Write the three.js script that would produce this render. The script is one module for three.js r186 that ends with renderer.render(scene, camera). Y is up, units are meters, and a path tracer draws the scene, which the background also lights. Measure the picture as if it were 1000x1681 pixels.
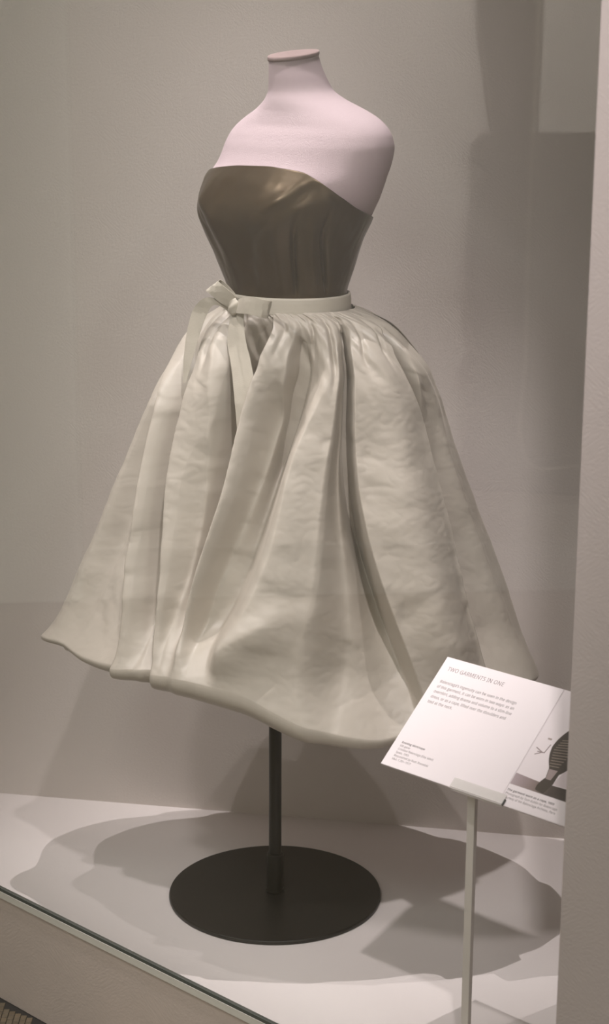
import * as THREE from 'three';
import { RoundedBoxGeometry } from 'three/addons/geometries/RoundedBoxGeometry.js';
import { ImprovedNoise } from 'three/addons/math/ImprovedNoise.js';
import { mergeGeometries, toCreasedNormals } from 'three/addons/utils/BufferGeometryUtils.js';
import { RectAreaLightUniformsLib } from 'three/addons/lights/RectAreaLightUniformsLib.js';

// ---------------------------------------------------------------- camera, light, exposure
const scene = new THREE.Scene();
scene.background = new THREE.Color(0x000000);
const camera = new THREE.PerspectiveCamera(32.8466, 1000 / 1681, 0.05, 30);
camera.rotation.order = 'YXZ';
camera.position.set(0.0519, 1.5006, 3.0137);
camera.rotation.set(-0.245195, 0, 0.0051856);
camera.focus = 3.05;
camera.userData.fStop = 5.6;
scene.add(camera);
const renderer = new THREE.WebGLRenderer({ antialias: true });
renderer.toneMapping = THREE.LinearToneMapping;
renderer.toneMappingExposure = 1.1;
renderer.shadowMap.enabled = true;
RectAreaLightUniformsLib.init();
// the four spotlights hanging from the ceiling: [position, aim, intensity, cone, soft edge]
const SPOTS = [
  [[-0.68, 3.42, 0.07], [-0.05, 0.45, 0.0], 26, 0.30, 0.9, 0.45],
  [[0.02, 3.42, 0.10], [0.06, 0.45, 0.02], 11, 0.30, 0.9, 0.45],
  [[0.30, 3.42, 2.0], [0.16, 0.50, 0.1], 19, 0.24, 0.9, 2.2],
  [[-1.9, 3.42, 1.2], [-0.02, 0.7, 0.05], 11, 0.22, 0.9, 8.0],
  [[-2.15, 3.42, 1.3], [-3.2, 1.25, 1.2], 27, 0.5, 1.0, 1.0],
];
const SPOT_COLOR = [1.0, 0.935, 0.92];
// panel lights in the gallery ceiling: [x, z, size, intensity]
const ROOM_COLOR = [0.95, 1.0, 0.94];
const PANELS = [[1.95, 3.2, 0.9, 40], [-1.4, 2.6, 1.3, 4]];

// ---------------------------------------------------------------- helpers
const V = (x, y, z) => new THREE.Vector3(x, y, z);
const noise = new ImprovedNoise();
const clamp = (x, a = 0, b = 1) => Math.min(b, Math.max(a, x));
const sstep = (a, b, x) => { const t = clamp((x - a) / (b - a)); return t * t * (3 - 2 * t); };
const lerp = (a, b, t) => a + (b - a) * t;
let seed = 7;
const rnd = () => { seed = (seed * 1664525 + 1013904223) >>> 0; return seed / 4294967296; };
const used = {};
function numbered(name) { const n = used[name] = (used[name] ?? -1) + 1; return n ? `${name}_${String(n).padStart(3, '0')}` : name; }
function obj(name, geometry, material, parent = scene) {
  const m = new THREE.Mesh(geometry, material);
  m.name = numbered(name); m.castShadow = true; m.receiveShadow = true; parent.add(m); return m;
}
function thing(name, label, category, pos = [0, 0, 0], group) {
  const o = new THREE.Group(); o.name = numbered(name); o.position.set(...pos); scene.add(o);
  o.userData = { label, category }; if (group) o.userData.group = group; return o;
}
function struct(name, geometry, material, parent = scene) {
  const o = obj(name, geometry, material, parent); if (parent === scene) o.userData.kind = 'structure'; return o;
}
// monotone cubic interpolation through (xs, ys)
function curve(xs, ys) {
  const n = xs.length, dx = [], s = [], m = [];
  for (let i = 0; i < n - 1; i++) { dx[i] = xs[i + 1] - xs[i]; s[i] = (ys[i + 1] - ys[i]) / dx[i]; }
  m[0] = s[0]; m[n - 1] = s[n - 2];
  for (let i = 1; i < n - 1; i++) m[i] = s[i - 1] * s[i] <= 0 ? 0 : 2 * s[i - 1] * s[i] / (s[i - 1] + s[i]);
  return x => {
    if (x <= xs[0]) return ys[0]; if (x >= xs[n - 1]) return ys[n - 1];
    let i = 0; while (x > xs[i + 1]) i++;
    const h = dx[i], t = (x - xs[i]) / h, t2 = t * t, t3 = t2 * t;
    return (2 * t3 - 3 * t2 + 1) * ys[i] + (t3 - 2 * t2 + t) * h * m[i] + (3 * t2 - 2 * t3) * ys[i + 1] + (t3 - t2) * h * m[i + 1];
  };
}
// grid surface from f(i, j) -> Vector3, with uv in metres-like units from g(i, j)
function gridGeometry(nu, nv, f, closed, uvf) {
  const pos = [], uv = [], idx = [];
  for (let j = 0; j <= nv; j++) for (let i = 0; i <= nu; i++) {
    const p = f(i, j); pos.push(p.x, p.y, p.z);
    const q = uvf ? uvf(i, j) : [i / nu, j / nv]; uv.push(q[0], q[1]);
  }
  const w = nu + 1;
  for (let j = 0; j < nv; j++) for (let i = 0; i < nu; i++) {
    const a = j * w + i, b = a + 1, c = a + w, d = c + 1;
    idx.push(a, c, b, b, c, d);
  }
  const g = new THREE.BufferGeometry();
  g.setAttribute('position', new THREE.Float32BufferAttribute(pos, 3));
  g.setAttribute('uv', new THREE.Float32BufferAttribute(uv, 2));
  g.setIndex(idx); g.computeVertexNormals();
  if (closed) {                                   // same normal on both sides of the closing seam
    const n = g.attributes.normal;
    for (let j = 0; j <= nv; j++) {
      const a = j * w, b = j * w + nu;
      const v = V(n.getX(a) + n.getX(b), n.getY(a) + n.getY(b), n.getZ(a) + n.getZ(b)).normalize();
      n.setXYZ(a, v.x, v.y, v.z); n.setXYZ(b, v.x, v.y, v.z);
    }
  }
  return g;
}
function box(w, h, d, x = 0, y = 0, z = 0, r = 0.003) {
  const g = r ? new RoundedBoxGeometry(w, h, d, 2, r) : new THREE.BoxGeometry(w, h, d);
  g.translate(x, y, z); return g;
}
function lathe(pts, seg = 64) { return new THREE.LatheGeometry(pts.map(p => new THREE.Vector2(p[0], p[1])), seg); }

// textures: [0..1] value fields turned into DataTextures
function dataTexture(n, fn, repeat, srgb) {
  const d = new Uint8Array(n * n * 4);
  for (let y = 0; y < n; y++) for (let x = 0; x < n; x++) {
    const v = fn(x / n, y / n, x, y), k = (y * n + x) * 4;
    if (Array.isArray(v)) { d[k] = v[0] * 255; d[k + 1] = v[1] * 255; d[k + 2] = v[2] * 255; } else d[k] = d[k + 1] = d[k + 2] = clamp(v) * 255;
    d[k + 3] = 255;
  }
  const t = new THREE.DataTexture(d, n, n); t.wrapS = t.wrapT = THREE.RepeatWrapping;
  t.magFilter = THREE.LinearFilter; t.minFilter = THREE.LinearMipmapLinearFilter; t.generateMipmaps = true;
  if (repeat) t.repeat.set(repeat[0], repeat[1]);
  if (srgb) t.colorSpace = THREE.SRGBColorSpace; t.needsUpdate = true; return t;
}
// tileable noise
const tn = (u, v, f, s) => {
  const a = u * Math.PI * 2, b = v * Math.PI * 2, r = f / (Math.PI * 2);
  return noise.noise(Math.cos(a) * r + s, Math.sin(a) * r + Math.cos(b) * r + 3.3, Math.sin(b) * r + s * 1.7);
};
const weaveTex = dataTexture(512, (u, v) => 0.5 + 0.22 * Math.sin(u * Math.PI * 2 * 64) * Math.sin(v * Math.PI * 2 * 64) + 0.28 * tn(u, v, 60, 2) + 0.15 * tn(u, v, 20, 5));
const faille = dataTexture(512, (u, v) => 0.5 + 0.16 * Math.sin(v * Math.PI * 2 * 90 + 2 * tn(u, v, 8, 3)) + 0.22 * tn(u, v, 40, 4) + 0.2 * tn(u, v, 14, 9));
const plasterTex = dataTexture(512, (u, v) => 0.5 + 0.25 * tn(u, v, 40, 1) + 0.2 * tn(u, v, 90, 6));
const brushTex = dataTexture(256, (u, v) => 0.5 + 0.3 * tn(u, v, 50, 8) + 0.15 * tn(u, v, 12, 2));

const std = (color, roughness, extra = {}) => new THREE.MeshStandardMaterial({ color, roughness, ...extra });
const phys = (color, roughness, extra = {}) => new THREE.MeshPhysicalMaterial({ color, roughness, ...extra });
const rep = (t, x, y) => { const c = t.clone(); c.repeat.set(x, y); c.needsUpdate = true; return c; };
const M = {
  wallWhite: std(0xd2cac5, 0.93, { bumpMap: rep(plasterTex, 6, 6), bumpScale: 0.0004 }),
  pillar: std(0xb9adac, 0.9, { bumpMap: rep(plasterTex, 6, 6), bumpScale: 0.0004 }),
  deck: std(0xe8e0de, 0.62, { bumpMap: rep(plasterTex, 5, 5), bumpScale: 0.0002 }),
  plinth: std(0xb9aca4, 0.85, { bumpMap: rep(plasterTex, 5, 5), bumpScale: 0.0003 }),
  channel: std(0xc6c3bb, 0.6),
  seal: std(0x4a4e49, 0.5),
  roomWall: std(0xcfc9c0, 0.95, { bumpMap: rep(plasterTex, 10, 10), bumpScale: 0.0005 }),
  roomFloor: std(0x766b5b, 0.7),
  grout: std(0x1c1812, 0.9),
  glass: phys(0xffffff, 0.0, { transmission: 1, thickness: 0, ior: 1.5, side: THREE.DoubleSide }),
  silk: phys(0xb9b1a6, 0.38, { side: THREE.DoubleSide, sheen: 0.35, sheenRoughness: 0.5, sheenColor: new THREE.Color(0xfff4e6), bumpMap: rep(faille, 10, 10), bumpScale: 0.00012 }),
  ribbon: phys(0xbdb6a9, 0.55, { side: THREE.DoubleSide, bumpMap: rep(faille, 4, 4), bumpScale: 0.0002 }),
  satin: phys(0x4f4230, 0.32, { side: THREE.DoubleSide, metalness: 0.6, bumpMap: rep(faille, 6, 6), bumpScale: 0.00008 }),
  jersey: std(0xbdabb0, 0.92, { bumpMap: rep(weaveTex, 14, 14), bumpScale: 0.0006 }),
  blackMetal: phys(0x1d1c19, 0.42, { metalness: 0.2, bumpMap: rep(brushTex, 3, 3), bumpScale: 0.0001 }),
  postWhite: std(0xd6d0ca, 0.5),
  board: std(0xe6dde0, 0.6),
  clear: phys(0xf6f2f0, 0.15, { transmission: 0.35, thickness: 0, ior: 1.49 }),
  lampBlack: std(0x151515, 0.5),
  darkWood: std(0x1f1610, 0.5),
};

// ---------------------------------------------------------------- plan of the place
const YAW = 0.7418035;
const H = V(Math.cos(YAW), 0, Math.sin(YAW));          // along the glass, towards the right and the camera
const N = V(-Math.sin(YAW), 0, Math.cos(YAW));         // out of the case, towards the visitor
const GD = 0.33768;                                    // distance of the glass from the pole of the dress form
const W0 = V(0.0807, 0, -0.3473), WD = V(0.9837, 0, 0.18).normalize();   // back wall line
const atH = (s, d = GD, y = 0) => V(0, y, 0).addScaledVector(H, s).addScaledVector(N, d);
const FLOOR = -0.2375, ROOM = 3.6;
const sPillar = V(0.409, 0, 0.833).dot(H);             // where the pane meets the pillar
// prism on the plan polygon (x, z), from y0 to y1
function prism(poly, y0, y1) {
  const s = new THREE.Shape(poly.map(p => new THREE.Vector2(p[0], -p[1])));
  const g = new THREE.ExtrudeGeometry(s, { depth: y1 - y0, bevelEnabled: false });
  g.rotateX(-Math.PI / 2); g.translate(0, y0, 0); return g;
}
const P2 = v => [v.x, v.z];
const wallAt = (s, d = 0) => W0.clone().addScaledVector(WD, s).addScaledVector(V(WD.z, 0, -WD.x), d);   // d behind the wall face
const leftS = -1.02, endL = atH(leftS + 0.32);         // left end of the case
// deck and plinth of the case
const sL = -0.86, sR = 1.9;
const wl = wallAt(-0.98), wr = wallAt(1.62);
const deckPoly = d => [P2(atH(sL, d)), P2(atH(sR, d)), P2(wr), P2(wl)];
const deck = struct('floor_case_deck', prism(deckPoly(GD - 0.006), -0.045, 0), M.deck);
struct('trim_1', prism([P2(atH(sL, GD + 0.001)), P2(atH(sPillar, GD + 0.001)), P2(atH(sPillar, GD - 0.0058)), P2(atH(sL, GD - 0.0058))], -0.0068, -0.0002), M.seal);
struct('trim_2', prism([P2(atH(sL, GD + 0.0015)), P2(atH(sPillar, GD + 0.0015)), P2(atH(sPillar, GD - 0.0058)), P2(atH(sL, GD - 0.0058))], -0.0209, -0.007), M.channel);
struct('wall_plinth', prism([P2(atH(sL, GD)), P2(atH(sPillar, GD)), P2(atH(sPillar, GD - 0.05)), P2(atH(sL, GD - 0.05))], FLOOR, -0.0211), M.plinth);
// walls of the case
struct('wall_back', prism([P2(wallAt(-1.2)), P2(wallAt(1.75)), P2(wallAt(1.75, 0.08)), P2(wallAt(-1.2, 0.08))], FLOOR, ROOM), M.wallWhite);
struct('wall_right', prism([P2(atH(1.9, GD)), P2(atH(1.98, GD)), P2(wallAt(1.75)), P2(wallAt(1.62))], FLOOR, ROOM), M.wallWhite);
struct('wall_pillar', prism([P2(atH(sPillar, GD + 0.004)), P2(atH(3.7, GD + 0.004)), P2(atH(3.7, GD - 0.1)), P2(atH(sPillar, GD - 0.1))], FLOOR, ROOM), M.pillar);
struct('wall_left_end', prism([P2(atH(-3.6, GD + 0.004)), P2(atH(sL, GD + 0.004)), P2(atH(sL, GD - 0.2)), P2(atH(-3.6, GD - 0.1))], FLOOR, ROOM), M.pillar);
// the pane
{
  const len = sPillar - sL, g = new THREE.BoxGeometry(len, ROOM, 0.006);
  const c = atH((sL + sPillar) / 2, GD - 0.0032, ROOM / 2);
  g.rotateY(-YAW); g.translate(c.x, c.y, c.z);
  struct('window_1', g, M.glass);
}
// the gallery in front of the case
const X0 = -3.2, X1 = 3.3, Z1 = 4.7, Z0 = -2.7;
struct('floor', new THREE.BoxGeometry(X1 - X0 + 0.4, 0.1, Z1 - Z0 + 0.4).translate((X0 + X1) / 2, FLOOR - 0.0545, (Z0 + Z1) / 2), M.roomFloor);
struct('ceiling', new THREE.BoxGeometry(X1 - X0 + 0.4, 0.1, Z1 - Z0 + 0.4).translate((X0 + X1) / 2, ROOM + 0.05, (Z0 + Z1) / 2), M.roomWall);
struct('wall_gallery_left', new THREE.BoxGeometry(0.1, ROOM - FLOOR, Z1 - Z0).translate(X0 - 0.05, (ROOM + FLOOR) / 2, (Z0 + Z1) / 2), M.roomWall);
struct('wall_gallery_right', new THREE.BoxGeometry(0.1, ROOM - FLOOR, 2.2).translate(X1 + 0.05, (ROOM + FLOOR) / 2, Z1 - 1.1), M.roomWall);
struct('wall_gallery_rear', new THREE.BoxGeometry(X1 - X0, ROOM - FLOOR, 0.1).translate((X0 + X1) / 2, (ROOM + FLOOR) / 2, Z1 + 0.05), M.roomWall);

struct('trim_3', box(0.02, 0.18, 4.6, X0 + 0.0102, FLOOR + 0.0902, 2.35, 0.003), M.channel);
// a pale door in the left wall of the gallery
struct('door_1', box(0.04, 2.1, 0.95, -3.178, FLOOR + 1.05, -0.45, 0.004), std(0xe3e8de, 0.7));

// ---------------------------------------------------------------- the dress form
const TY = [1.08, 1.11, 1.14, 1.17, 1.20, 1.23, 1.26, 1.285, 1.31, 1.335, 1.36, 1.385, 1.405, 1.42, 1.435, 1.445, 1.455, 1.465, 1.48, 1.50, 1.52, 1.545];
const bodyX = curve(TY, [0.0241, 0.0228, 0.0193, 0.0184, 0.0169, 0.0158, 0.0188, 0.0226, 0.0274, 0.0339, 0.0462, 0.0537, 0.0567, 0.0585, 0.0598, 0.0590, 0.0551, 0.0495, 0.0422, 0.0366, 0.0322, 0.0287]);
const bodyA = curve(TY, [0.1139, 0.1133, 0.1116, 0.1186, 0.1297, 0.1418, 0.1540, 0.1629, 0.1707, 0.1740, 0.1720, 0.1714, 0.1658, 0.1547, 0.1330, 0.1117, 0.0900, 0.0713, 0.0560, 0.0492, 0.0446, 0.0410]);
const bodyR = curve([1.1, 1.16, 1.25, 1.33, 1.38, 1.42, 1.435, 1.445, 1.455, 1.465, 1.48, 1.5], [0.80, 0.80, 0.76, 0.70, 0.62, 0.57, 0.62, 0.70, 0.81, 0.92, 0.98, 1.0]);
const gs = (a, c, w) => Math.exp(-(((a - c) / w) ** 2));
const bust = (th, y) => 0.17 * (gs(th, 0.44, 0.36) + gs(th, -0.44, 0.36)) * Math.exp(-(((y - 1.285) / (y < 1.285 ? 0.055 : 0.042)) ** 2));
// th = 0 faces out of the case, th > 0 turns towards H; off = distance outside the body
function bodyAt(th, y, off = 0) {
  const m = 1 + bust(th, y), a = bodyA(y) * m + off, b = bodyA(y) * bodyR(y) * m + off;
  return V(bodyX(y), y, 0).addScaledVector(H, Math.sin(th) * a).addScaledVector(N, Math.cos(th) * b);
}
const form = thing('dress_form', 'pink fabric dress form with cut-off neck on black pole and round black base', 'dress form');
{
  const nu = 180, nv = 150, yb = 0.98, yt = 1.5405, tilt = 0.17;
  const c0 = V(bodyX(yt), 0, 0);
  const f = (i, j) => {
    const th = i / nu * Math.PI * 2, y = lerp(yb, yt, j / nv), p = bodyAt(th, y, -0.0050 * sstep(1.268, 1.235, y));
    const k = sstep(1.49, yt, y);
    const dN = p.clone().sub(c0).dot(N);
    p.y -= k * (tilt * dN + 0.005);
    return p;
  };
  obj('torso', gridGeometry(nu, nv, f, true, (i, j) => [i / nu * 0.9, j / nv * 0.56]), M.jersey, form);
  // the slanted cap that closes the neck: a bevelled disc
  const rim = (r, h) => (i) => { const th = i / nu * Math.PI * 2, p = bodyAt(th, yt); const q = p.clone().sub(c0); q.y = 0; const u = q.clone().multiplyScalar(r); const w = c0.clone().add(u); w.y = yt - tilt * u.dot(N) - 0.005 + h; return w; };
  const rows = [[0.9, -0.003], [1.035, -0.003], [1.055, -0.0005], [1.055, 0.0025], [1.03, 0.0045], [0.7, 0.0055], [0.3, 0.006], [0.001, 0.006]].map(a => rim(...a));
  obj('neck_cap', gridGeometry(nu, rows.length - 1, (i, j) => rows[j](i), true, (i, j) => [i / nu, j * 0.03]), std(0x8a7775, 0.9, { bumpMap: rep(weaveTex, 6, 6), bumpScale: 0.0003 }), form);
  obj('pole', lathe([[0, 1.0], [0.0118, 1.0], [0.0118, 0.06], [0, 0.06]], 40), M.blackMetal, form);
  obj('pole_collar', lathe([[0, 0.086], [0.0125, 0.086], [0.0152, 0.0845], [0.0158, 0.082], [0.0158, 0.014], [0.0175, 0.0125], [0.0175, 0.008], [0, 0.008]], 48), M.blackMetal, form);
  obj('base_plate', lathe([[0, 0.0085], [0.1975, 0.0085], [0.1993, 0.0075], [0.2, 0.0055], [0.2, 0.0018], [0.1985, 0.0005], [0, 0.0005]], 128), M.blackMetal, form);
}

// ---------------------------------------------------------------- the strapless bodice
{
  const o = thing('strapless_bodice', 'strapless brown satin bodice with bust darts on the pink dress form', 'bodice');
  const rad = d => d * Math.PI / 180;
  const topY = curve([-180, -130, -90, -60, -56, -28, -12, 7.5, 21, 32, 44.5, 55, 66, 83, 105, 131, 180].map(rad),
    [1.262, 1.290, 1.325, 1.3415, 1.3435, 1.353, 1.357, 1.358, 1.355, 1.351, 1.339, 1.325, 1.310, 1.291, 1.277, 1.269, 1.262]);
  const y0 = 1.128, nu = 760, nv = 130;
  // dart and fold relief of the cloth, metres outwards
  const line = (th, y, pts, w) => { const c = curve(pts.map(p => p[0]), pts.map(p => rad(p[1]))); return gs(th, c(y), w); };
  const bodiceRelief = (th, y) => {
    let d = 0; const up = sstep(1.30, 1.24, y);
    d -= 0.0075 * up * line(th, y, [[1.14, 46], [1.20, 43.5], [1.26, 40]], 0.034);           // dart under the near breast
    d -= 0.0075 * up * line(th, y, [[1.14, 78], [1.20, 69], [1.26, 61]], 0.034);            // side dart
    d += 0.0055 * up * line(th, y, [[1.14, 63], [1.20, 58], [1.26, 52]], 0.08);
    d += 0.0055 * up * line(th, y, [[1.14, 34], [1.20, 32], [1.26, 30]], 0.07);
    d -= 0.0070 * sstep(1.33, 1.27, y) * line(th, y, [[1.14, 2], [1.19, 5], [1.25, 13], [1.29, 20]], 0.14);
    d += 0.0045 * line(th, y, [[1.26, 13], [1.29, 21], [1.31, 28], [1.33, 34]], 0.085) * gs(y, 1.305, 0.03);
    d -= 0.0040 * line(th, y, [[1.28, 30], [1.31, 40], [1.34, 46]], 0.09) * gs(y, 1.312, 0.022);
    d += 0.0030 * line(th, y, [[1.28, 60], [1.31, 56]], 0.12) * gs(y, 1.30, 0.03);
    d -= 0.0050 * line(th, y, [[1.18, -26], [1.22, -25], [1.27, -27], [1.30, -36]], 0.10) * gs(y, 1.26, 0.055);
    d += 0.0040 * line(th, y, [[1.16, -17], [1.22, -15], [1.27, -17], [1.30, -26]], 0.09) * gs(y, 1.25, 0.05);
    d += 0.0006 * noise.noise(th * 9, y * 40, 1.2);
    return d;
  };
  const row = (th, k) => {              // k 0..1 outer face from waist to top edge, then over the edge and a little down inside
    const ty = topY(th);
    if (k <= 1) { const y = lerp(y0, ty, k); return bodyAt(th, y, Math.max(lerp(0.0012, -0.0035, sstep(1.268, 1.235, y)), lerp(0.0022, 0.0045, sstep(1.145, 1.185, y)) + bodiceRelief(th, y) * sstep(1, 0.93, k) * sstep(1.138, 1.17, y))); }
    const q = (k - 1) * 4; return bodyAt(th, ty + 0.0006 * Math.sin(Math.min(1, q) * Math.PI) - Math.max(0, q - 1) * 0.02, lerp(0.0045, 0.0012, Math.min(1, q)));
  };
  const nk = nv + 12;
  obj('bodice_shell', gridGeometry(nu, nk, (i, j) => row(-Math.PI + i / nu * Math.PI * 2, j <= nv ? j / nv : 1 + (j - nv) / 12 * 0.5), true, (i, j) => [i / nu * 0.9, j / nv * 0.22]), M.satin, o);
}

// ---------------------------------------------------------------- the gathered overskirt
const skirt = thing('evening_overskirt', 'ivory silk puffball overskirt with gathered waist and tied bow on the dress form', 'skirt');
const R15 = Math.PI / 12, R27 = 27 * Math.PI / 180;
const ST = [0, 0.02, 0.04, 0.09, 0.15, 0.22, 0.3, 0.4, 0.5, 0.6, 0.7, 0.8, 0.9, 0.96, 1.0];
const sX = curve(ST, [0.026, 0.036, 0.0401, 0.0402, 0.0432, 0.0395, 0.0382, 0.0368, 0.0367, 0.0365, 0.0359, 0.034, 0.0313, 0.0265, 0.0197]);
const sA = curve(ST, [0.1215, 0.148, 0.1688, 0.2, 0.2261, 0.2492, 0.2679, 0.2932, 0.3204, 0.3476, 0.3744, 0.4022, 0.4269, 0.4439, 0.4589]);
const sB = curve([0, 0.1, 0.3, 1], [0.80, 0.70, 0.66, 0.66]);
const hemD = []; for (let d = 0; d <= 360; d += 15) hemD.push(d);
const hemC = curve(hemD, [0.467, 0.4742, 0.4589, 0.4344, 0.4057, 0.4194, 0.4654, 0.4858, 0.4888, 0.4912, 0.5003, 0.4904, 0.4413, 0.4264, 0.4295, 0.4327, 0.4358, 0.4389, 0.4421, 0.4452, 0.4484, 0.4515, 0.4546, 0.4578, 0.467]);
const SY0 = 1.118;
// folds: [direction in degrees at each level, relief in millimetres at each level of RL]
const FL = [0, 0.06, 0.12, 0.2, 0.3, 0.4, 0.5, 0.6, 0.7, 0.8, 0.9, 1.0];
const RL = [0, 0.12, 0.3, 0.5, 0.7, 0.85, 1.0];
const FOLDS = [
  [[182, 182, 181, 180, 179, 178, 177, 176, 175, 174, 173, 172], [2, 6, 6, 4, -2, -8, -16]],
  [[175, 174.5, 173, 171, 169, 167, 165, 163, 162, 161, 160, 160], [2, 6, 6, 5, 4, 4, 6]],
  [[168, 167, 166, 164, 160, 157, 154, 151, 149, 147, 146, 146], [0, -6, -20, -26, -26, -20, -10]],
  [[153.5, 153.5, 153.5, 150.5, 147.1, 143.1, 139.1, 135.3, 132.7, 128.8, 126, 123.3], [-4, -26, -48, -52, -46, -30, -10]],
  [[152, 152, 152, 149, 145.6, 141.6, 137.6, 133.8, 131.2, 127.3, 124.5, 121.8], [2, 8, 11, 11, 9, 6, 2]],
  [[140, 138, 136, 135.5, 134.6, 132, 129.2, 126.1, 122.8, 120.1, 118.3, 115.8], [0, -10, -30, -36, -36, -26, -6]],
  [[125.9, 125.4, 125.4, 127.4, 129.4, 127.7, 125.3, 122, 119.2, 116.8, 115, 111.3], [-6, -30, -54, -58, -54, -38, -12]],
  [[124.5, 124, 124, 126, 128, 126.3, 123.9, 120.6, 117.8, 115.4, 113.6, 109.9], [2, 8, 9, 8, 7, 5, 3]],
  [[107.5, 110.9, 113.2, 114.1, 114.1, 112.8, 111.8, 111.2, 111, 111, 110.8, 108], [4, 18, 4, -14, -20, -12, 2]],
  [[71.6, 80.2, 89, 97, 102.1, 103, 104.1, 105.9, 107.6, 108.3, 108, 105.8], [-8, -48, -66, -58, -44, -18, 0]],
  [[69.8, 78.4, 87.2, 95.2, 100.3, 101.2, 102.3, 104.1, 105.8, 106.5, 106.2, 104], [4, 14, 14, 14, 10, 3, 3]],
  [[55.2, 67.2, 76.2, 83.6, 87.8, 90.9, 94.3, 97.5, 100.4, 102.3, 103, 101], [0, 0, -26, -26, -26, -26, 2]],
  [[51.5, 63.8, 72.1, 79.4, 84.5, 87.7, 90.5, 93, 95, 97.3, 99.5, 98], [-4, -30, -66, -44, -34, -28, 4]],
  [[37.5, 46.5, 54.3, 67.1, 77.8, 81.8, 83.9, 85.8, 88.5, 91.8, 95.6, 94], [2, 4, 10, 14, 16, 16, 6]],
  [[27.8, 42, 51.6, 60.8, 67.9, 71, 73.2, 74.8, 76.5, 78.5, 79.5, 78.2], [2, 4, 8, 6, 2, -2, 2]],
  [[21.2, 38, 49.3, 58.2, 63.5, 65.5, 66.2, 66, 65.6, 66.2, 68.2, 69.2], [0, -6, -14, -22, -26, -26, -5]],
  [[17.4, 35.1, 46.1, 54.9, 60.2, 60.6, 59.8, 58, 55.5, 52.9, 50.5, 48.9], [-8, -45, -68, -68, -56, -36, -12]],
  [[15.5, 33.2, 44.2, 53, 58.3, 58.7, 57.9, 56.1, 53.6, 51, 48.6, 47], [2, 8, 8, 8, 7, 4, 4]],
  [[3.2, 19.9, 29.6, 36.8, 40.5, 41.9, 41.8, 41.6, 41.3, 40.2, 38.3, 37.2], [3, 12, 20, 22, 22, 17, 4]],
  [[-10.2, 5.6, 16.4, 22, 24.4, 24.2, 24.5, 25.4, 26.8, 27.3, 27.3, 27.2], [2, 4, 2, -4, -6, -6, 0]],
  [[-11.8, 4, 14.8, 20.4, 22.8, 22.6, 22.9, 23.8, 25.2, 25.7, 25.7, 25.6], [-8, -32, -52, -56, -54, -40, -8]],
  [[-20.2, -8, 3, 11.6, 16, 16.6, 17.2, 18.2, 19.2, 19, 18.2, 17.2], [2, 2, -16, -32, -36, -30, -4]],
  [[-30, -24, -14, -6, -2, -2, -2, -2, -2, -2, -2, -2], [0, 0, -4, -10, -12, -10, 2]],
];
// the back of the skirt, which the photograph does not show, goes on in the same rhythm
for (let k = 0, a = -24; a > -166; k++, a -= [9, 4, 14, 8][k % 4])
  FOLDS.push([FL.map((t, i) => lerp(a - 12, a, Math.min(1, i / 4))), RL.map(t => [2, -12, 4, 5][k % 4] * (t < 0.05 ? 0.3 : 1) * (t > 0.95 ? 0.4 : 1))]);
const foldC = FOLDS.map(([a, r]) => [curve(FL, a), curve(RL, r)]);
// small pulls of the silk: [t, degrees of the root, degrees to the pointed end, size in t, slope, millimetres]
const DENTS = [
  [0.325, 95, -6, 0.016, 0.02, -5], [0.375, 94, -8, 0.014, 0.012, -4], [0.455, 95, -8, 0.020, 0.02, -7], [0.50, 96, -6, 0.012, 0.02, -4], [0.585, 97, -9, 0.016, 0.02, -5], [0.68, 99, -10, 0.022, 0.01, -8],
  [0.21, 91, -6, 0.012, -0.02, -4], [0.15, 82, -7, 0.010, -0.03, -3.5], [0.41, 106, 9, 0.020, -0.01, -5], [0.455, 106, 8, 0.014, -0.01, -4], [0.53, 107, 8, 0.014, -0.01, -3], [0.62, 108, 6, 0.014, -0.01, -3],
  [0.33, 55, -9, 0.016, 0.02, -3.5], [0.40, 54, -12, 0.018, 0.02, -4], [0.55, 52, -10, 0.016, 0.01, -3], [0.70, 50, -12, 0.026, -0.03, -8], [0.76, 28, 9, 0.020, 0.02, -5], [0.62, 27, 8, 0.016, -0.01, -3],
  [0.625, 131, -9, 0.022, -0.005, -7], [0.74, 129, -8, 0.016, 0.01, -4], [0.83, 122, -6, 0.018, 0.02, -4], [0.59, 83, -9, 0.020, -0.03, -3], [0.72, 86, -10, 0.022, -0.04, -3.5], [0.80, 66, -8, 0.022, 0.01, -5],
  [0.84, 143, -10, 0.03, 0.06, -7], [0.90, 142, -9, 0.03, 0.05, -7], [0.87, 133, 5, 0.03, -0.05, -5], [0.16, 10, -9, 0.012, 0.02, -5], [0.205, 9, -9, 0.016, 0.02, -7], [0.25, 9, -9, 0.014, 0.01, -4],
  [0.88, 88, -12, 0.022, -0.03, -4], [0.78, 112, -5, 0.014, 0.02, -4], [0.83, 112, -7, 0.018, 0.03, -4], [0.20, 120, -8, 0.012, 0.02, -3], [0.26, 146, -8, 0.014, 0.01, -4], [0.3, 70, -7, 0.012, -0.02, -3],
];
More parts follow.
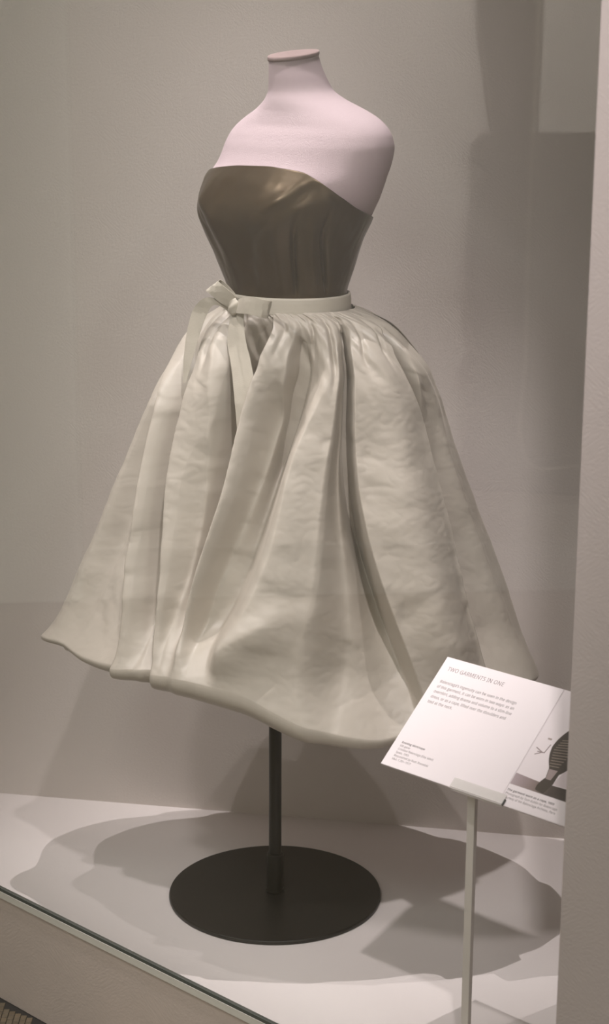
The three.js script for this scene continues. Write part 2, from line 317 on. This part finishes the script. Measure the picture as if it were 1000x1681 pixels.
// short folds that run out from the waistband: [degrees at t = 0, 0.06, 0.12, 0.2], depth in mm, length in t
const GROOVES = [
  [[44, 55.5, 63.5, 71], 9, 0.16], [[33, 44.6, 53.2, 63], 11, 0.2], [[62, 73, 82, 90], 5, 0.13], [[96, 100.5, 105, 108], 8, 0.12], [[9, 26, 37, 44], 7, 0.15], [[-3, 13, 23, 29], 6, 0.17],
  [[146, 144, 142, 141], 6, 0.14], [[114, 116.5, 118.5, 120], 9, 0.2], [[56, 67, 75, 82], 6, 0.10], [[24, 37, 46.5, 55], 6, 0.10],
].map(([a, mm, len]) => [curve([0, 0.06, 0.12, 0.2], a), mm / 1000, len]);
const puffT = curve([72, 84, 90, 94, 98, 104, 112, 122], [0.74, 0.79, 0.84, 0.88, 0.92, 0.945, 0.94, 0.93]);
const foldAtCache = new Map();
function foldsAt(t) {
  const key = t.toFixed(5); let r = foldAtCache.get(key);
  if (!r) {
    r = foldC.map(([a, d]) => [a(t), d(t) / 1000]);
    for (let i = 1; i < r.length; i++) r[i][0] = Math.min(r[i][0], r[i - 1][0] - 0.9);
    r.push([r[0][0] - 360, r[0][1]]); foldAtCache.set(key, r);
  }
  return r;
}
function relief(deg, t) {
  const r = foldsAt(t); let a = deg; while (a > r[0][0]) a -= 360; while (a <= r[0][0] - 360) a += 360;
  let i = 0; while (i < r.length - 2 && a < r[i + 1][0]) i++;
  const u = clamp((r[i][0] - a) / (r[i][0] - r[i + 1][0])), s = u * u * (3 - 2 * u);
  let d = lerp(r[i][1], r[i + 1][1], s); d *= (d < 0 ? 1.75 : 1.2) * Math.min(1, 0.35 + t * 9);
  const room = Math.max(0.004, sA(t) * sB(t) * 0.95 - 0.098); if (d < -room) d = -room;
  // the puff that rolls over above the hem at the front left
  if (deg > 72 && deg < 122 && t > 0.6) {
    const q = (t - puffT(deg)) / 0.055;
    d += 0.016 * sstep(72, 90, deg) * sstep(116, 100, deg) * Math.exp(-q * q * (q < 0 ? 1.6 : 0.35));
  }
  if (t < 0.24) for (const [a, mm, len] of GROOVES) {
    const x = (deg - a(t)) / (1.3 + 3.2 * Math.max(0, 0.05 - t) * 10); if (x > 3 || x < -3) continue;
    d -= mm * Math.exp(-x * x) * sstep(0, 0.03, t) * sstep(len, len * 0.35, t);
  }
  // fine gathers under the waistband
  d += 0.016 * noise.noise(deg * 0.13, 1.7, t * 1.5) * Math.exp(-t * 7) * sstep(0, 0.06, t);
  const ga = Math.exp(-t * 70) * sstep(0, 0.012, t) * 0.0045 * (0.75 + 0.9 * noise.noise(deg * 0.07, 3.1, 0.4));
  d += ga * (Math.sin(deg * 1.05 + 2.2 * noise.noise(deg * 0.09, 0.3, t * 8)) + 0.6 * Math.sin(deg * 0.53 + 4 * noise.noise(deg * 0.05, 7.3, t * 4)));
  for (const [dt, dd, w, h, sl, mm] of DENTS) {
    const u = (deg - dd) / w; if (u < -0.35 || u > 1) continue;
    const y = (t - dt - sl * u) / (h * 1.25 * (1 - 0.6 * Math.max(0, u))); if (y > 4 || y < -1.6) continue;
    const along = u < 0 ? sstep(-0.35, 0, u) : (1 - u) * (1 - u * 0.4);
    d += 0.45 * mm / 1000 * along * (y > 0 ? Math.exp(-y * y * 0.5) : Math.exp(-y * y * 2.5));
  }
  return d;
}
// radius of the rolled puff at the hem: fuller at the front
const rollAt = deg => 0.007 + 0.024 * Math.exp(-(((deg - 92) / 30) ** 2));
function skirtAt(deg, t, off = 0) {
  const q = deg * Math.PI / 180, tt = Math.min(t, 1), al = R15 + R27 * Math.max(0, 1 - tt / 0.3) ** 1.5;
  const a = sA(tt), b = a * sB(tt), c = Math.cos(q), s = Math.sin(q), ca = Math.cos(al), sa = Math.sin(al);
  const hem = hemC(((deg % 360) + 360) % 360) + 1.26 * rollAt(deg);
  const y = SY0 + (hem - SY0) * tt;
  const nl = Math.hypot(c / a, s / b), n1 = c / a / nl, n2 = s / b / nl;
  const p = V(sX(tt) + a * c * ca - b * s * sa, y, -0.012 * clamp((tt - 0.5) * 2) + a * c * sa + b * s * ca);
  const n = V(n1 * ca - n2 * sa, 0, n1 * sa + n2 * ca);
  let d = relief(deg, tt) + off;
  const w = sstep(0.02, 0.2, tt);
  d += w * (0.0019 * noise.noise(p.x * 13 + p.y * 5, p.y * 20, p.z * 13) + 0.0009 * noise.noise(p.x * 30 + p.y * 14, p.y * 34, p.z * 30) + 0.00035 * (Math.abs(noise.noise(p.x * 50 + 9, p.y * 70, p.z * 50)) * 2 - 0.5));
  p.addScaledVector(n, d);
  return { p, n };
}
{
  const degs = [];
  for (let a = -30; a < 195; a += 0.26) degs.push(a);
  for (let a = 195; a < 330; a += 1.2) degs.push(a);
  degs.push(330);
  const nt = 400, roll = 16, nu = degs.length - 1;
  const f = (i, j) => {
    const deg = degs[i];
    if (j <= nt) return skirtAt(deg, (j / nt) ** 1.15).p;
    const { p, n } = skirtAt(deg, 1), k = (j - nt) / roll, rr = rollAt(deg);
    // the cloth rolls under: an arc that goes on in the direction in which the skirt comes down
    const Ty = -0.954, Tn = 0.30;
    const arc = a => { const u = rr * Math.sin(a), v = rr * (1 - Math.cos(a)); return [u * Tn + v * Ty, u * Ty - v * Tn]; };
    const [dn, dy] = arc(Math.min(1, k / 0.6) * 2.7), q = Math.max(0, (k - 0.6) / 0.4);
    p.addScaledVector(n, dn - q * 0.05); p.y += dy + q * 0.03;
    return p;
  };
  const g = gridGeometry(nu, nt + roll, f, true, (i, j) => [degs[i] / 360 * 2.2, j / nt * 0.75]);
  obj('skirt_cloth', g, M.silk, skirt);
  // waistband
  const nb = 240;
  const bandRows = [[1.1385, 0.0035], [1.1402, 0.0045], [1.1398, 0.0068], [1.137, 0.0082], [1.128, 0.0088], [1.119, 0.0094], [1.1135, 0.0100], [1.1118, 0.0092], [1.1122, 0.0060]];
  const band = gridGeometry(nb, bandRows.length - 1, (i, j) => {
    const th = i / nb * Math.PI * 2, [y, o] = bandRows[j], p = bodyAt(th, 1.135, o + 0.0005 * noise.noise(th * 3, j * 0.3, 2));
    p.y = y + 0.003 * (1 - Math.cos(th + 0.2)) * 0.5; return p;
  }, true, (i, j) => [i / nb * 0.75, j * 0.004]);
  obj('waistband', band, M.ribbon, skirt);
}
// ribbons of the bow: a strip between two edge curves, with a thickness
function ribbon(name, left, right, parent, thick = 0.0012, seg = 60, w = 10) {
  const cl = new THREE.CatmullRomCurve3(left.map(p => V(...p)), false, 'centripetal'), cr = new THREE.CatmullRomCurve3(right.map(p => V(...p)), false, 'centripetal');
  const side = sgn => {
    const pts = [];
    for (let j = 0; j <= seg; j++) {
      const a = cl.getPoint(j / seg), b = cr.getPoint(j / seg), t = cl.getTangent(j / seg);
      const nn = new THREE.Vector3().crossVectors(b.clone().sub(a), t).normalize(), r = [];
      for (let i = 0; i <= w; i++) {
        const u = i / w, e = Math.sin(Math.PI * clamp(u, 0.02, 0.98)) ** 0.3;
        const p = a.clone().lerp(b, u); p.addScaledVector(nn, sgn * thick * 0.5 * e + 0.0008 * noise.noise(p.x * 60, p.y * 60, p.z * 60)); r.push(p);
      }
      pts.push(r);
    }
    return pts;
  };
  const A = side(1), B = side(-1);
  const g = gridGeometry(2 * w + 2, seg, (i, j) => i <= w ? A[j][i] : i <= 2 * w + 1 ? B[j][2 * w + 1 - i] : A[j][0], false, (i, j) => [i / w * 0.035, j / seg * 0.3]);
  return obj(name, toCreasedNormals(g, 1.0), M.ribbon, parent);
}
// points of the bow in the plane of the waist: s along H, y, d along N
const bw = (s, y, d) => { const p = atH(s, d, y); return [p.x, p.y, p.z]; };
{
  const m = a => a.map(p => bw(...p));
  const loop = (name, top, bot) => ribbon(name, m(top), m(bot), skirt, 0.0012, 48, 8);
  loop('bow_loop',
    [[0.0290, 1.1385, 0.118], [0.0200, 1.1500, 0.127], [0.0060, 1.1610, 0.133], [-0.0079, 1.1683, 0.131], [-0.0090, 1.1690, 0.124], [0.0040, 1.1580, 0.117], [0.0190, 1.1420, 0.113]],
    [[0.0090, 1.1220, 0.118], [-0.0070, 1.1320, 0.128], [-0.0260, 1.1440, 0.133], [-0.0390, 1.1492, 0.131], [-0.0405, 1.1480, 0.124], [-0.0260, 1.1380, 0.117], [0.0050, 1.1240, 0.113]]);
  loop('bow_loop',
    [[0.0250, 1.1385, 0.118], [0.0480, 1.1450, 0.131], [0.0760, 1.1500, 0.138], [0.1050, 1.1462, 0.135], [0.1110, 1.1445, 0.128], [0.1040, 1.1440, 0.119], [0.0700, 1.1420, 0.112], [0.0300, 1.1360, 0.110]],
    [[0.0130, 1.1165, 0.118], [0.0400, 1.1180, 0.131], [0.0690, 1.1205, 0.138], [0.0950, 1.1165, 0.135], [0.1000, 1.1150, 0.128], [0.0950, 1.1150, 0.119], [0.0650, 1.1190, 0.112], [0.0200, 1.1180, 0.110]]);
  ribbon('bow_tail', m([[-0.0030, 1.1300, 0.115], [-0.0201, 1.1371, 0.124], [-0.0420, 1.1367, 0.131], [-0.0670, 1.1160, 0.133], [-0.0774, 1.0810, 0.138], [-0.0799, 1.0341, 0.145], [-0.0772, 0.9898, 0.150]]),
    m([[-0.0010, 1.1160, 0.115], [-0.0130, 1.1243, 0.122], [-0.0250, 1.1258, 0.126], [-0.0388, 1.1113, 0.127], [-0.0504, 1.0784, 0.133], [-0.0602, 1.0362, 0.141], [-0.0700, 0.9906, 0.150]]), skirt);
  ribbon('bow_tail', m([[0.0056, 1.1220, 0.115], [0.0081, 1.0982, 0.123], [0.0104, 1.0679, 0.129], [0.0289, 1.0300, 0.139], [0.0478, 0.9720, 0.150], [0.0553, 0.9322, 0.153], [0.0600, 0.8866, 0.156]]),
    m([[0.0373, 1.1239, 0.115], [0.0435, 1.1019, 0.123], [0.0530, 1.0725, 0.128], [0.0708, 1.0348, 0.133], [0.0829, 0.9964, 0.138], [0.0820, 0.9459, 0.143], [0.0648, 0.8924, 0.150]]), skirt);
  // knot: a short fat wrap of ribbon across the middle
  const c = bw(0.0205, 1.1270, 0.121), k = gridGeometry(32, 12, (i, j) => {
    const a = i / 32 * Math.PI * 2, v = j / 12 * 2 - 1, w = Math.sqrt(Math.max(0, 1 - 0.75 * v * v)) * (1 + 0.07 * Math.sin(a * 5 + v * 3));
    const u = V(0, 0, 0).addScaledVector(H, 0.0125 * Math.cos(a) * w * 0.95).addScaledVector(N, 0.0085 * Math.sin(a) * w); u.y = v * 0.0150;
    const s = u.dot(H), d = u.dot(N), r = -0.62;                       // leans with the wrap
    const s2 = s * Math.cos(r) - u.y * Math.sin(r), y2 = s * Math.sin(r) + u.y * Math.cos(r);
    return V(c[0], c[1] + y2, c[2]).addScaledVector(H, s2).addScaledVector(N, d);
  }, true, (i, j) => [i * 0.001, j * 0.003]);
  obj('bow_knot', k, M.ribbon, skirt);
}

// ---------------------------------------------------------------- the tilted label on its post
{
  const tilt = 39.4 * Math.PI / 180, BL = V(0.1738, 0.4540, 0.4577), hh = 0.2138, w1 = 0.2272, w2 = 0.19, th = 0.004;
  const up = V(0, Math.sin(tilt), 0).addScaledVector(N, -Math.cos(tilt)), out = new THREE.Vector3().crossVectors(H, up).normalize();
  const basis = new THREE.Matrix4().makeBasis(H, up, out).setPosition(BL);
  const foot = atH(0, 0.185); const s0 = V(0.3148, 0, 0.5462).dot(H);
  const postP = atH(s0, 0.196);
  const o = thing('label_stand', 'white tilted text panel on a slim square post in front of the skirt', 'label stand', [postP.x, 0, postP.z]);
  const place = g => { g.applyMatrix4(basis); g.translate(-postP.x, 0, -postP.z); return g; };
  const printed = (w, h, draw, px) => {
    const cv = document.createElement('canvas'); cv.width = Math.round(w * px); cv.height = Math.round(h * px);
    const c = cv.getContext('2d'); c.fillStyle = '#efe6e9'; c.fillRect(0, 0, cv.width, cv.height); c.scale(px / 1000, px / 1000); draw(c);   // drawn in millimetres
    const t = new THREE.CanvasTexture(cv); t.colorSpace = THREE.SRGBColorSpace; t.anisotropy = 8; return t;
  };
  const plate = (x, w, tex, name, z, parent) => {
    const g = new THREE.PlaneGeometry(w - 0.0006, hh - 0.0006); g.translate(x + w / 2, hh / 2, z);
    return obj(name, place(g), new THREE.MeshStandardMaterial({ map: tex, roughness: 0.55 }), parent);
  };
  const textTex = printed(w1, hh, c => {
    c.fillStyle = '#85777a'; c.font = '10.6px sans-serif'; c.fillText('TWO GARMENTS IN ONE', 13.5, 24, 112);
    c.fillStyle = '#5d5355'; c.font = '7.3px sans-serif';
    ['Balenciaga’s ingenuity can be seen in the design', 'of this garment, it can be worn in two ways: as an', 'overskirt, adding drama and volume to a slim-line', 'dress, or as a cape, lifted over the shoulders and', 'tied at the neck.']
      .forEach((s, i) => c.fillText(s, 13.5, 48 + i * 10.1, i < 4 ? [151, 152, 153, 148][i] : 50));
    c.fillStyle = '#4b4345'; c.font = 'bold 5.2px sans-serif'; c.fillText('Evening skirt/cape', 13.5, 169.5);
    c.fillStyle = '#6a6062'; c.font = '5px sans-serif';
    ['Silk gazar', 'Cristóbal Balenciaga (Eisa label)', 'Spain, 1955', 'Bequeathed by Ruth Sheradski', 'V&A: T.291–1977'].forEach((s, i) => c.fillText(s, 13.5, 175.8 + i * 6.3));
  }, 4200);
  const photoTex = printed(w2, hh, c => {
    // black-and-white print: pale backdrop, dark ground, a figure in a dark ribbed cape
    c.fillStyle = '#e9dfe2'; c.fillRect(0.6, 0, 190, 178);
    c.strokeStyle = '#d9ced2'; c.lineWidth = 0.8; c.beginPath(); c.moveTo(0.8, 0); c.lineTo(0.8, 178); c.stroke();
    const gr = c.createLinearGradient(0, 0, 110, 0); gr.addColorStop(0, '#b09fa4'); gr.addColorStop(0.4, '#83736f'); gr.addColorStop(0.62, '#4b413b'); gr.addColorStop(1, '#3f3631');
    c.fillStyle = gr; c.beginPath(); c.moveTo(0.8, 157); c.lineTo(45, 160); c.lineTo(190, 154); c.lineTo(190, 178); c.lineTo(0.8, 177); c.fill();
    c.fillStyle = '#d2c5c8'; c.beginPath(); c.moveTo(66, 158); c.lineTo(76, 124); c.lineTo(120, 100); c.lineTo(120, 156); c.fill();
    c.fillStyle = '#40372f'; c.beginPath(); c.moveTo(62, 34); c.lineTo(45, 64); c.quadraticCurveTo(34, 82, 33, 98); c.quadraticCurveTo(34, 112, 41, 124); c.lineTo(47, 134); c.lineTo(50, 150); c.quadraticCurveTo(40, 166, 45, 174); c.lineTo(60, 176);
    c.lineTo(67, 158); c.lineTo(68, 140); c.quadraticCurveTo(88, 118, 86, 92); c.lineTo(82, 60); c.lineTo(78, 34); c.fill();
    c.strokeStyle = '#8a7c70'; c.lineWidth = 1.4;
    for (let k = 0; k < 11; k++) { c.beginPath(); c.moveTo(38 + Math.abs(k - 4) * 1.2, 84 + k * 4.6); c.lineTo(74 - k * 1.2, 76 + k * 5.2); c.stroke(); }
    c.fillStyle = '#9c8c8a'; c.beginPath(); c.moveTo(48, 135); c.lineTo(63, 134); c.lineTo(60, 152); c.lineTo(51, 152); c.fill();
    c.strokeStyle = '#8c7d7e'; c.lineWidth = 1.6; c.beginPath(); c.moveTo(29, 96); c.lineTo(26, 112); c.lineTo(14, 113); c.moveTo(24, 113); c.lineTo(9, 107); c.moveTo(23, 112); c.lineTo(12, 119); c.stroke();
    c.fillStyle = '#a3948f'; c.fillRect(19, 86, 7, 3);
    c.fillStyle = '#efe6e9'; c.fillRect(0, 178, 200, 40);
    c.fillStyle = '#4b4345'; c.font = 'bold 5.2px sans-serif'; c.fillText('The garment worn as a cape, 1955', 2, 188.5);
    c.fillStyle = '#6a6062'; c.font = '5px sans-serif'; c.fillText('Photograph by Tom Kublin for Balenciaga', 2, 195); c.fillText('Courtesy of the Balenciaga Archives, Paris', 2, 201.5);
  }, 4200);
  const tb = obj('text_board', place(box(w1, hh, th, w1 / 2, hh / 2, -th / 2 - 0.0002, 0)), M.board, o);
  plate(0, w1, textTex, 'text_print', 0.0002, tb);
  const pb = obj('photo_board', place(box(w2, hh, th, w1 + 0.0002 + w2 / 2, hh / 2 - 0.0003, -th / 2 - 0.0002, 0)), M.board, o);
  plate(w1 + 0.0002, w2, photoTex, 'photo_print', 0.0002, pb);
  // clear lip that holds the board, its dark end clip, the backing strip and the post
  obj('holder_lip', place(mergeGeometries([box(0.098, 0.017, 0.0012, 0.187, 0.0085, 0.0022, 0.0004), box(0.098, 0.0012, 0.008, 0.187, -0.0012, -0.0014, 0.0004)])), M.clear, o);
  obj('clip', place(box(0.0022, 0.011, 0.003, 0.2375, 0.0035, 0.0024, 0.0005)), M.seal, o);
  obj('backing', place(box(0.10, 0.16, 0.004, 0.187, 0.09, -0.0068, 0.001)), M.postWhite, o);
  const yTop = 0.4585;
  const post = new RoundedBoxGeometry(0.0125, yTop, 0.0125, 3, 0.0008); post.rotateY(-YAW + 0.25); post.translate(0, yTop / 2, 0);
  obj('post', post, M.postWhite, o);
  obj('foot_plate', box(0.09, 0.005, 0.09, 0, 0.0026, 0, 0.001).rotateY(-YAW), M.postWhite, o);
}

// ---------------------------------------------------------------- mosaic of the gallery floor, where the picture shows it
{
  const fl = scene.getObjectByName('floor');
  const mats = [0x4f4433, 0x4a3f2f, 0x534736, 0x463c2e, 0x4c4233].map(c => std(c, 0.6));
  obj('grout_bed', box(0.34, 0.004, 0.42, -0.50, FLOOR - 0.0035, 0.03, 0).translate(0, 0, 0), M.grout, fl);
  const gA = new RoundedBoxGeometry(0.0112, 0.006, 0.0146, 1, 0.001);
  for (let r = 0; r < 18; r++) for (let k = 0; k < 20; k++) {
    const x = -0.60 + r * 0.0122, z = -0.13 + k * 0.0156 + (r % 2) * 0.0078, p = V(x, 0, z).dot(N);
    if (p < GD + 0.004 + 0.009 || p > 0.43 || x > -0.40) continue;
    const m = obj('tile', gA, mats[Math.floor(rnd() * 5)], fl);
    m.position.set(x, FLOOR - 0.003 + 0.0005 * rnd(), z); m.rotation.set((rnd() - 0.5) * 0.04, (rnd() - 0.5) * 0.08, (rnd() - 0.5) * 0.04);
  }
}

// ---------------------------------------------------------------- spotlights in the ceiling of the case
for (const [i, [p, q, power, cone, soft, radius]] of SPOTS.entries()) {
  const o = thing('case_spotlight', ['black ceiling spotlight just in front of the pane at its left end', 'black ceiling spotlight straight above the dress form', 'black ceiling spotlight above the visitor, aimed at the skirt', 'black ceiling spotlight in the gallery, aimed at the dress from the left', 'black ceiling spotlight in the gallery, aimed at the carved frame'][i], 'spotlight', p);
  const dir = V(...q).sub(V(...p)).normalize(), qn = new THREE.Quaternion().setFromUnitVectors(V(0, -1, 0), dir);
  const can = lathe([[0.0, 0.062], [0.030, 0.062], [0.034, 0.058], [0.034, -0.02], [0.030, -0.02], [0.029, 0.02], [0, 0.02]], 40); can.applyQuaternion(qn);
  const body = obj('can', can, M.lampBlack, o);
  const lens = new THREE.CircleGeometry(0.028, 32).rotateX(Math.PI / 2).translate(0, 0.006, 0); lens.applyQuaternion(qn);
  obj('lens', lens, new THREE.MeshStandardMaterial({ color: 0x222222, emissive: new THREE.Color(...SPOT_COLOR), emissiveIntensity: 2, side: THREE.DoubleSide }), body);
  obj('stem', box(0.012, 0.15, 0.012, 0, 0.115, 0, 0.002), M.lampBlack, o);
  const L = new THREE.SpotLight(new THREE.Color(...SPOT_COLOR), power, 0, cone, soft, 2);
  L.position.copy(dir.clone().multiplyScalar(0.03)); L.target.position.set(q[0] - p[0], q[1] - p[1], q[2] - p[2]);
  L.castShadow = true; L.shadow.radius = radius; L.shadow.mapSize.set(2048, 2048); o.add(L, L.target);
}
// ---------------------------------------------------------------- the gallery behind the visitor: ceiling light and the carved frame that the pane reflects
{
  for (const [k, [x, z, w, power]] of PANELS.entries()) {
    const o = thing('ceiling_light', ['white panel light in the gallery ceiling, near the white pillar', 'white panel light in the gallery ceiling, beside the left wall'][k], 'ceiling light', [x, ROOM - 0.02, z]);
    obj('housing', box(w + 0.08, 0.04, w + 0.08, 0, 0, 0, 0.004), M.channel, o);
    obj('diffuser', new THREE.PlaneGeometry(w, w).rotateX(Math.PI / 2).translate(0, -0.0215, 0), new THREE.MeshStandardMaterial({ color: 0x888888, emissive: new THREE.Color(...ROOM_COLOR), emissiveIntensity: 2 }), o);
    const L = new THREE.RectAreaLight(new THREE.Color(...ROOM_COLOR), power, w, w);
    L.position.set(0, -0.03, 0); L.rotation.x = -Math.PI / 2; o.add(L);
  }
  // carved frame of a tall mirror hanging on the left wall of the gallery: outline in z and y
  const f = thing('carved_frame', 'tall dark carved mirror frame reflected faintly in the pane at right', 'mirror frame', [X0 + 0.004, 0, 0]);
  const zy = [[1.33, 2.2], [1.342, 1.745], [1.365, 1.6], [1.391, 1.459], [1.402, 1.31], [1.36, 1.32], [1.332, 1.29], [1.332, 1.245], [1.36, 1.225], [1.378, 1.205], [1.352, 1.16], [1.331, 1.087], [1.320, 0.886], [1.345, 0.72], [1.376, 0.61], [1.33, 0.585], [1.312, 0.55], [1.33, 0.515], [1.368, 0.516], [1.36, 0.42], [1.343, 0.306], [1.30, 0.15], [1.75, 0.12], [1.755, 0.26],
    [1.56, 0.24], [1.524, 0.30], [1.530, 0.6], [1.527, 0.763], [1.526, 1.067], [1.5254, 1.363], [1.531, 1.746], [1.53, 2.2]];
  const sh = new THREE.Shape(zy.map(p => new THREE.Vector2(-p[0], p[1])));
  const g = new THREE.ExtrudeGeometry(sh, { depth: 0.05, bevelEnabled: true, bevelSize: 0.008, bevelThickness: 0.012, bevelSegments: 3 });
  g.rotateY(Math.PI / 2); g.translate(0.012, 0, 0);
  obj('frame_side', g, M.darkWood, f);
  obj('bead', new THREE.TubeGeometry(new THREE.CatmullRomCurve3([[0.08, 1.75, 1.52], [0.08, 1.36, 1.515], [0.08, 0.9, 1.515], [0.08, 0.6, 1.52], [0.08, 0.32, 1.512], [0.08, 0.22, 1.56], [0.08, 0.22, 1.72]].map(p => V(...p))), 80, 0.007, 10), std(0x8d8578, 0.5), f);
  obj('panel', box(0.02, 1.1, 0.5, 0.012, 0.78, 1.78, 0.004), std(0x3f3a35, 0.6), f);
}
renderer.render(scene, camera);
